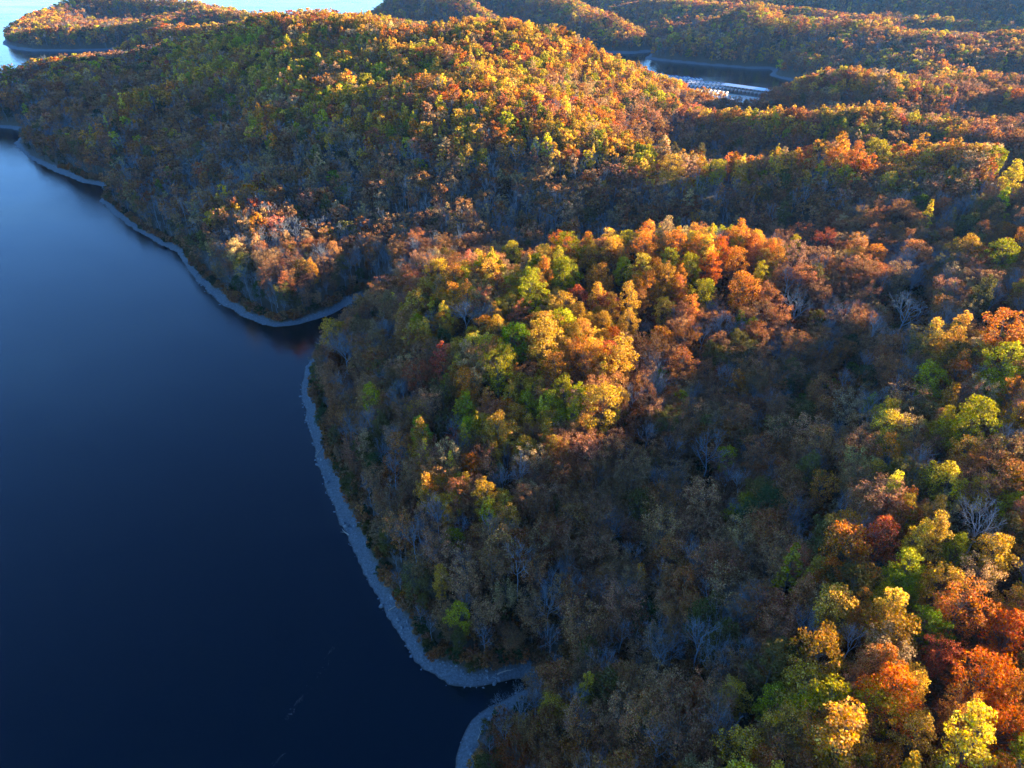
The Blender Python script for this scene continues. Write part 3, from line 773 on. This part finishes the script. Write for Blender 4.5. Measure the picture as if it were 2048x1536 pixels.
# ------------------------------------------------------------------ stones along the shore
def rock_mesh(seed):
    r2 = np.random.default_rng(seed)
    t = (1 + 5 ** 0.5) / 2
    V = np.array([(-1, t, 0), (1, t, 0), (-1, -t, 0), (1, -t, 0), (0, -1, t), (0, 1, t), (0, -1, -t), (0, 1, -t), (t, 0, -1), (t, 0, 1), (-t, 0, -1), (-t, 0, 1)], float)
    V /= np.linalg.norm(V[0])
    F = np.array([(0, 11, 5), (0, 5, 1), (0, 1, 7), (0, 7, 10), (0, 10, 11), (1, 5, 9), (5, 11, 4), (11, 10, 2), (10, 7, 6), (7, 1, 8), (3, 9, 4), (3, 4, 2), (3, 2, 6), (3, 6, 8), (3, 8, 9), (4, 9, 5), (2, 4, 11), (6, 2, 10), (8, 6, 7), (9, 8, 1)])
    return V * r2.uniform(0.7, 1.15, (12, 1)) * (1.0, r2.uniform(0.6, 0.95), r2.uniform(0.4, 0.7)), F
n = 60000
rx = rng.uniform(-240, 110, n); ry = rng.uniform(80, 420, n)
inl = sample(INL, rx, ry); sdv = sample(SD, rx, ry)
k = (sdv > -0.6) & (inl < 0.8); rx, ry = rx[k], ry[k]
RV, RF = [], []; base = 0
for q in range(len(rx)):
    V, F = rock_mesh(q % 17)
    s = float(np.clip(rng.lognormal(-1.45, 0.62), 0.10, 1.35))
    a = rng.uniform(0, 6.28); c, sn = math.cos(a), math.sin(a)
    V = V * s; V = np.column_stack([V[:, 0] * c - V[:, 1] * sn, V[:, 0] * sn + V[:, 1] * c, V[:, 2]])
    z = float(sample(ZZ, rx[q:q + 1], ry[q:q + 1])[0])
    RV.append(V + (rx[q], ry[q], z + 0.12 * s)); RF.append(F + base); base += 12
rm = mesh_from('shore_stones', np.vstack(RV), np.vstack(RF)); rm.materials.append(M_ROCK)
tag(link('shore_stones', rm), 'loose grey stones strewn along the near beaches', 'stones', kind='stuff')
print('stones', len(rx))

# driftwood logs washed up on the beach
def drift_log(u, v, L, ang, label):
    x, y = on_lake(u, v, 0.6); z = float(sample(ZZ, np.array([x]), np.array([y]))[0])
    G = Geo(); r2 = np.random.default_rng(int(u))
    pts = [np.array([t * L - L / 2, 0.12 * L * math.sin(2.2 * t) + r2.normal(0, .05), 0.12 + 0.10 * t]) for t in np.linspace(0, 1, 7)]
    G.tube(pts, [0.22, 0.20, 0.18, 0.16, 0.13, 0.09, 0.04], 7)
    e = bpy.data.objects.new('driftwood_log', None); COL.objects.link(e); e.location = (x, y, z + 0.05); e.rotation_euler = (0, 0, ang)
    link('stem', G.mesh('stem', M_LOG, True), e)
    B2 = Geo(); B2.tube([pts[3], pts[3] + (0.3, 0.7, 0.35), pts[3] + (0.7, 1.3, 0.5)], [0.08, 0.06, 0.02], 5)
    link('limb', B2.mesh('limb', M_LOG, True), e)
    tag(e, label, 'log', 'driftwood on the beach')
drift_log(793, 1217, 5.0, 0.5, 'bleached driftwood log lying across the middle of the long beach')
drift_log(692, 1062, 4.0, 2.3, 'thin grey driftwood log at the water edge of the upper long beach')
drift_log(640, 905, 6.0, 1.2, 'long fallen trunk lying down the narrow upper beach of the spur')
drift_log(965, 1470, 4.0, 1.0, 'short grey log on the lowest beach by the bottom edge')
drift_log(1010, 1346, 4.5, 0.2, 'pale driftwood log on the widest beach by the cove')

# scraps of leaves and foam drifting on the still water
DV, DF = [], []; b0 = 0
for (u, v, spread, m) in ((600, 1400, 16, 30), (580, 1430, 10, 22), (660, 1305, 14, 16), (556, 1520, 8, 18), (640, 1345, 18, 10)):
    cx_, cy_ = on_lake(u, v)
    for q in range(m):
        t = rng.normal(0, 1); x = cx_ + t * spread * 0.06 + rng.normal(0, .25); y = cy_ + t * spread * 0.10 + rng.normal(0, .25)
        s = rng.uniform(0.03, 0.10); a = rng.uniform(0, 6.28)
        for w in range(4):
            DV.append((x + s * math.cos(a + w * 1.57), y + s * 0.6 * math.sin(a + w * 1.57), 0.012 + 0.006 * (w % 2)))
        DF.append((b0, b0 + 1, b0 + 2, b0 + 3)); b0 += 4
dm = mesh_from('floating_leaves', DV, DF); dm.materials.append(M_TAN)
tag(link('floating_leaves', dm), 'thin drifts of fallen leaves floating on the dark water', 'leaves', kind='stuff')

# ------------------------------------------------------------------ the marina in the far cove
def box(G, x0, x1, y0, y1, z0, z1, tx=0.0, ty=0.0):
    """a block, its top drawn in by tx, ty on each side"""
    G.add([(x0, y0, z0), (x1, y0, z0), (x1, y1, z0), (x0, y1, z0), (x0 + tx, y0 + ty, z1), (x1 - tx, y0 + ty, z1), (x1 - tx, y1 - ty, z1), (x0 + tx, y1 - ty, z1)],
          [(3, 2, 1, 0), (4, 5, 6, 7), (0, 1, 5, 4), (1, 2, 6, 5), (2, 3, 7, 6), (3, 0, 4, 7)])
def part(name, parent, mat, fn, me={}):
    G = Geo(); fn(G); return link(name, G.mesh(name, mat), parent)
def hull(G, L, Wd, z0, z1, bow=0.28):
    st = np.linspace(0, 1, 7); V = []
    for t in st:
        x = -L / 2 + L * t
        h = 1.0 if t < 1 - bow else math.sqrt(max(0.0, 1 - ((t - 1 + bow) / bow) ** 2)) + 0.02
        for (yy, zz) in ((-1, z1 + 0.25 * max(0, t - .5)), (-0.72, z0), (0.72, z0), (1, z1 + 0.25 * max(0, t - .5))): V.append((x + (0.25 if zz > z0 else -0.1) * (t > .9), yy * Wd / 2 * h, zz))
    F = []
    for i in range(6):
        for k in range(3): F.append((i * 4 + k, i * 4 + k + 1, (i + 1) * 4 + k + 1, (i + 1) * 4 + k))
        F.append((i * 4 + 3, i * 4, (i + 1) * 4, (i + 1) * 4 + 3))
    F.append((0, 3, 2, 1)); F.append((24, 25, 26, 27)); G.add(V, F)
def houseboat():
    e = bpy.data.objects.new('houseboat', None); COL.objects.link(e)
    part('hull', e, M_WHITE, lambda G: hull(G, 15, 4.6, -0.3, 0.9, 0.16))
    c = part('cabin', e, M_WHITE, lambda G: box(G, -5.6, 4.2, -2.0, 2.0, 0.9, 3.2))
    def win(G):
        for s in (-1, 1):
            for k in range(5): box(G, -5.0 + k * 1.8, -3.9 + k * 1.8, s * 2.0 - 0.03, s * 2.0 + 0.03, 1.7, 2.6)
    w = part('window_band', c, M_GLASS, win); w['kind'] = 'stuff'
    part('roof_deck', e, M_WHITE, lambda G: box(G, -6.4, 5.6, -2.25, 2.25, 3.2, 3.4))
    part('flybridge', e, M_WHITE, lambda G: box(G, 1.2, 3.6, -1.2, 1.2, 3.4, 4.3, 0.25, 0.1))
    def canopy(G):
        box(G, -4.2, 0.6, -1.9, 1.9, 5.4, 5.55)
        for sx in (-4.0, 0.4):
            for sy in (-1.8, 1.8): box(G, sx - .05, sx + .05, sy - .05, sy + .05, 3.4, 5.4)
    part('sun_canopy', e, M_BLUE, canopy)
    return e
def cruiser():
    e = bpy.data.objects.new('motor_cruiser', None); COL.objects.link(e)
    part('hull', e, M_WHITE, lambda G: hull(G, 9.5, 3.1, -0.3, 1.2, 0.45))
    part('cabin', e, M_WHITE, lambda G: box(G, -1.6, 2.4, -1.15, 1.15, 1.2, 2.3, 0.5, 0.2))
    part('windscreen', e, M_GLASS, lambda G: box(G, -1.9, -0.4, -1.1, 1.1, 2.0, 2.9, 0.35, 0.15))
    part('canvas_top', e, M_TAN, lambda G: box(G, -4.0, -1.2, -1.3, 1.3, 2.9, 3.05, 0.2, 0.2))
    return e
def copy_tree(o, parent=None):
    c = o.copy(); COL.objects.link(c); c.parent = parent
    for ch in o.children: copy_tree(ch, c)
    return c
def P2(u, v): return np.array(on_lake(u, v))
pa, pb = P2(1449, 176), P2(1542, 189)          # the covered dock
ax = (pb - pa); LEN = np.linalg.norm(ax); ax /= LEN; ANG = math.atan2(ax[1], ax[0]); nx_ = np.array([-ax[1], ax[0]])
cd = bpy.data.objects.new('covered_dock', None); COL.objects.link(cd); mid = (pa + pb) / 2; cd.location = (*mid, 0); cd.rotation_euler = (0, 0, ANG)
h = LEN / 2
def roof(G):
    w = 10.0; G.add([(-h, -w, 5.2), (h, -w, 5.2), (h, 0, 6.6), (-h, 0, 6.6), (-h, w, 5.2), (h, w, 5.2), (-h, -w, 5.0), (h, -w, 5.0), (-h, w, 5.0), (h, w, 5.0)],
                    [(0, 1, 2, 3), (3, 2, 5, 4), (6, 7, 1, 0), (9, 8, 4, 5), (6, 8, 9, 7)])
part('roof', cd, M_ROOF, roof)
part('walkway', cd, M_DECK, lambda G: box(G, -h, h, -1.3, 1.3, 0.25, 0.6))
for q in range(12):
    X0 = -h + LEN * (q + 0.3) / 12
    for s in (-1, 1):
        part('post', cd, M_WHITE, lambda G: box(G, X0 - .12, X0 + .12, s * 9.4 - .12, s * 9.4 + .12, -0.5, 5.0))
        part('finger_pier', cd, M_DECK, lambda G: box(G, X0 - .5, X0 + .5, min(s * 1.35, s * 9.0), max(s * 1.35, s * 9.0), 0.2, 0.55))
tag(cd, 'long white-roofed covered boat dock in the far cove', 'dock')
hb, mc = houseboat(), cruiser()
used = {'h': False, 'm': False}
def moor(kind, p, ang, label, group, s=1.0):
    src = hb if kind == 'h' else mc
    e = src if not used[kind] else copy_tree(src); used[kind] = True
    e.location = (float(p[0]), float(p[1]), 0); e.rotation_euler = (0, 0, ang); e.scale = (s, s, s)
    tag(e, label, 'boat', group)
ORDW = ['first', 'second', 'third', 'fourth', 'fifth', 'sixth', 'seventh', 'eighth', 'ninth', 'tenth', 'eleventh', 'twelfth']
for q in range(12):
    p = pa + ax * (LEN * (q + 0.72) / 12) - nx_ * 6.4
    moor('m', p, ANG - math.pi / 2, f'{ORDW[q]} white motor cruiser from the left berthed under the long roof', 'cruisers under the covered dock', 0.95)
def open_dock(ua, va, ub, vb, nb, name, far_kind, near_kind):
    a, b2 = P2(ua, va), P2(ub, vb); d = b2 - a; L = np.linalg.norm(d); d /= L; n2 = np.array([-d[1], d[0]]); an = math.atan2(d[1], d[0])
    e = bpy.data.objects.new('floating_dock', None); COL.objects.link(e); e.location = (*((a + b2) / 2), 0); e.rotation_euler = (0, 0, an)
    part('walkway', e, M_DECK, lambda G: box(G, -L / 2, L / 2, -1.2, 1.2, 0.25, 0.6))
    part('float', e, M_DARK, lambda G: box(G, -L / 2 + .3, L / 2 - .3, -1.0, 1.0, -0.3, 0.245))
    for q in range(nb):
        X0 = -L / 2 + L * (q + 0.05) / nb
        part('finger_pier', e, M_DECK, lambda G: box(G, X0 - .4, X0 + .4, -10, -1.25, 0.2, 0.55)); part('finger_pier', e, M_DECK, lambda G: box(G, X0 - .4, X0 + .4, 1.25, 10, 0.2, 0.55))
    tag(e, f'{name} floating dock lined with white boats', 'dock', 'open floating docks')
    for q in range(nb):
        for side, kd in ((1, far_kind), (-1, near_kind)):
            if rng.uniform() < 0.08: continue
            p = a + d * (L * (q + 0.55) / nb) + n2 * side * (9.6 if kd == 'h' else 6.8)
            kn = 'houseboat' if kd == 'h' else 'motor cruiser'
            moor(kd, p, an + side * math.pi / 2 + rng.normal(0, .03), f'{ORDW[q]} white {kn} from the left on the {"far" if side > 0 else "near"} side of the {name} dock',
                 f'boats on the {name} dock', float(rng.uniform(0.85, 1.1)))
open_dock(1325, 158, 1398, 166, 9, 'farthest left', 'h', 'h')
open_dock(1372, 171, 1446, 176, 9, 'middle', 'h', 'm')
open_dock(1395, 181, 1452, 189, 7, 'nearest', 'm', 'm')
moor('h', P2(1460, 205), 0.5, 'houseboat moored alone by the wooded bank below the marina', None)
moor('h', P2(1322, 154), 0.2, 'houseboat tied up at the outer left end of the marina', None)

# ------------------------------------------------------------------ the evening haze
hz = bpy.data.materials.new('haze_air'); hz.use_nodes = True; ht = hz.node_tree; ht.nodes.clear()
ho = ht.nodes.new('ShaderNodeOutputMaterial'); pv = ht.nodes.new('ShaderNodeVolumePrincipled')
pv.inputs['Color'].default_value = (0.17, 0.44, 1.0, 1); pv.inputs['Density'].default_value = HAZE; pv.inputs['Anisotropy'].default_value = 0.2
ht.links.new(pv.outputs[0], ho.inputs['Volume'])
G = Geo(); box(G, -1900, 2700, -400, 4400, -14, 215)
hm = G.mesh('haze', hz); haze = tag(link('haze', hm), 'thin blue evening haze over the far hills', 'haze', kind='stuff')
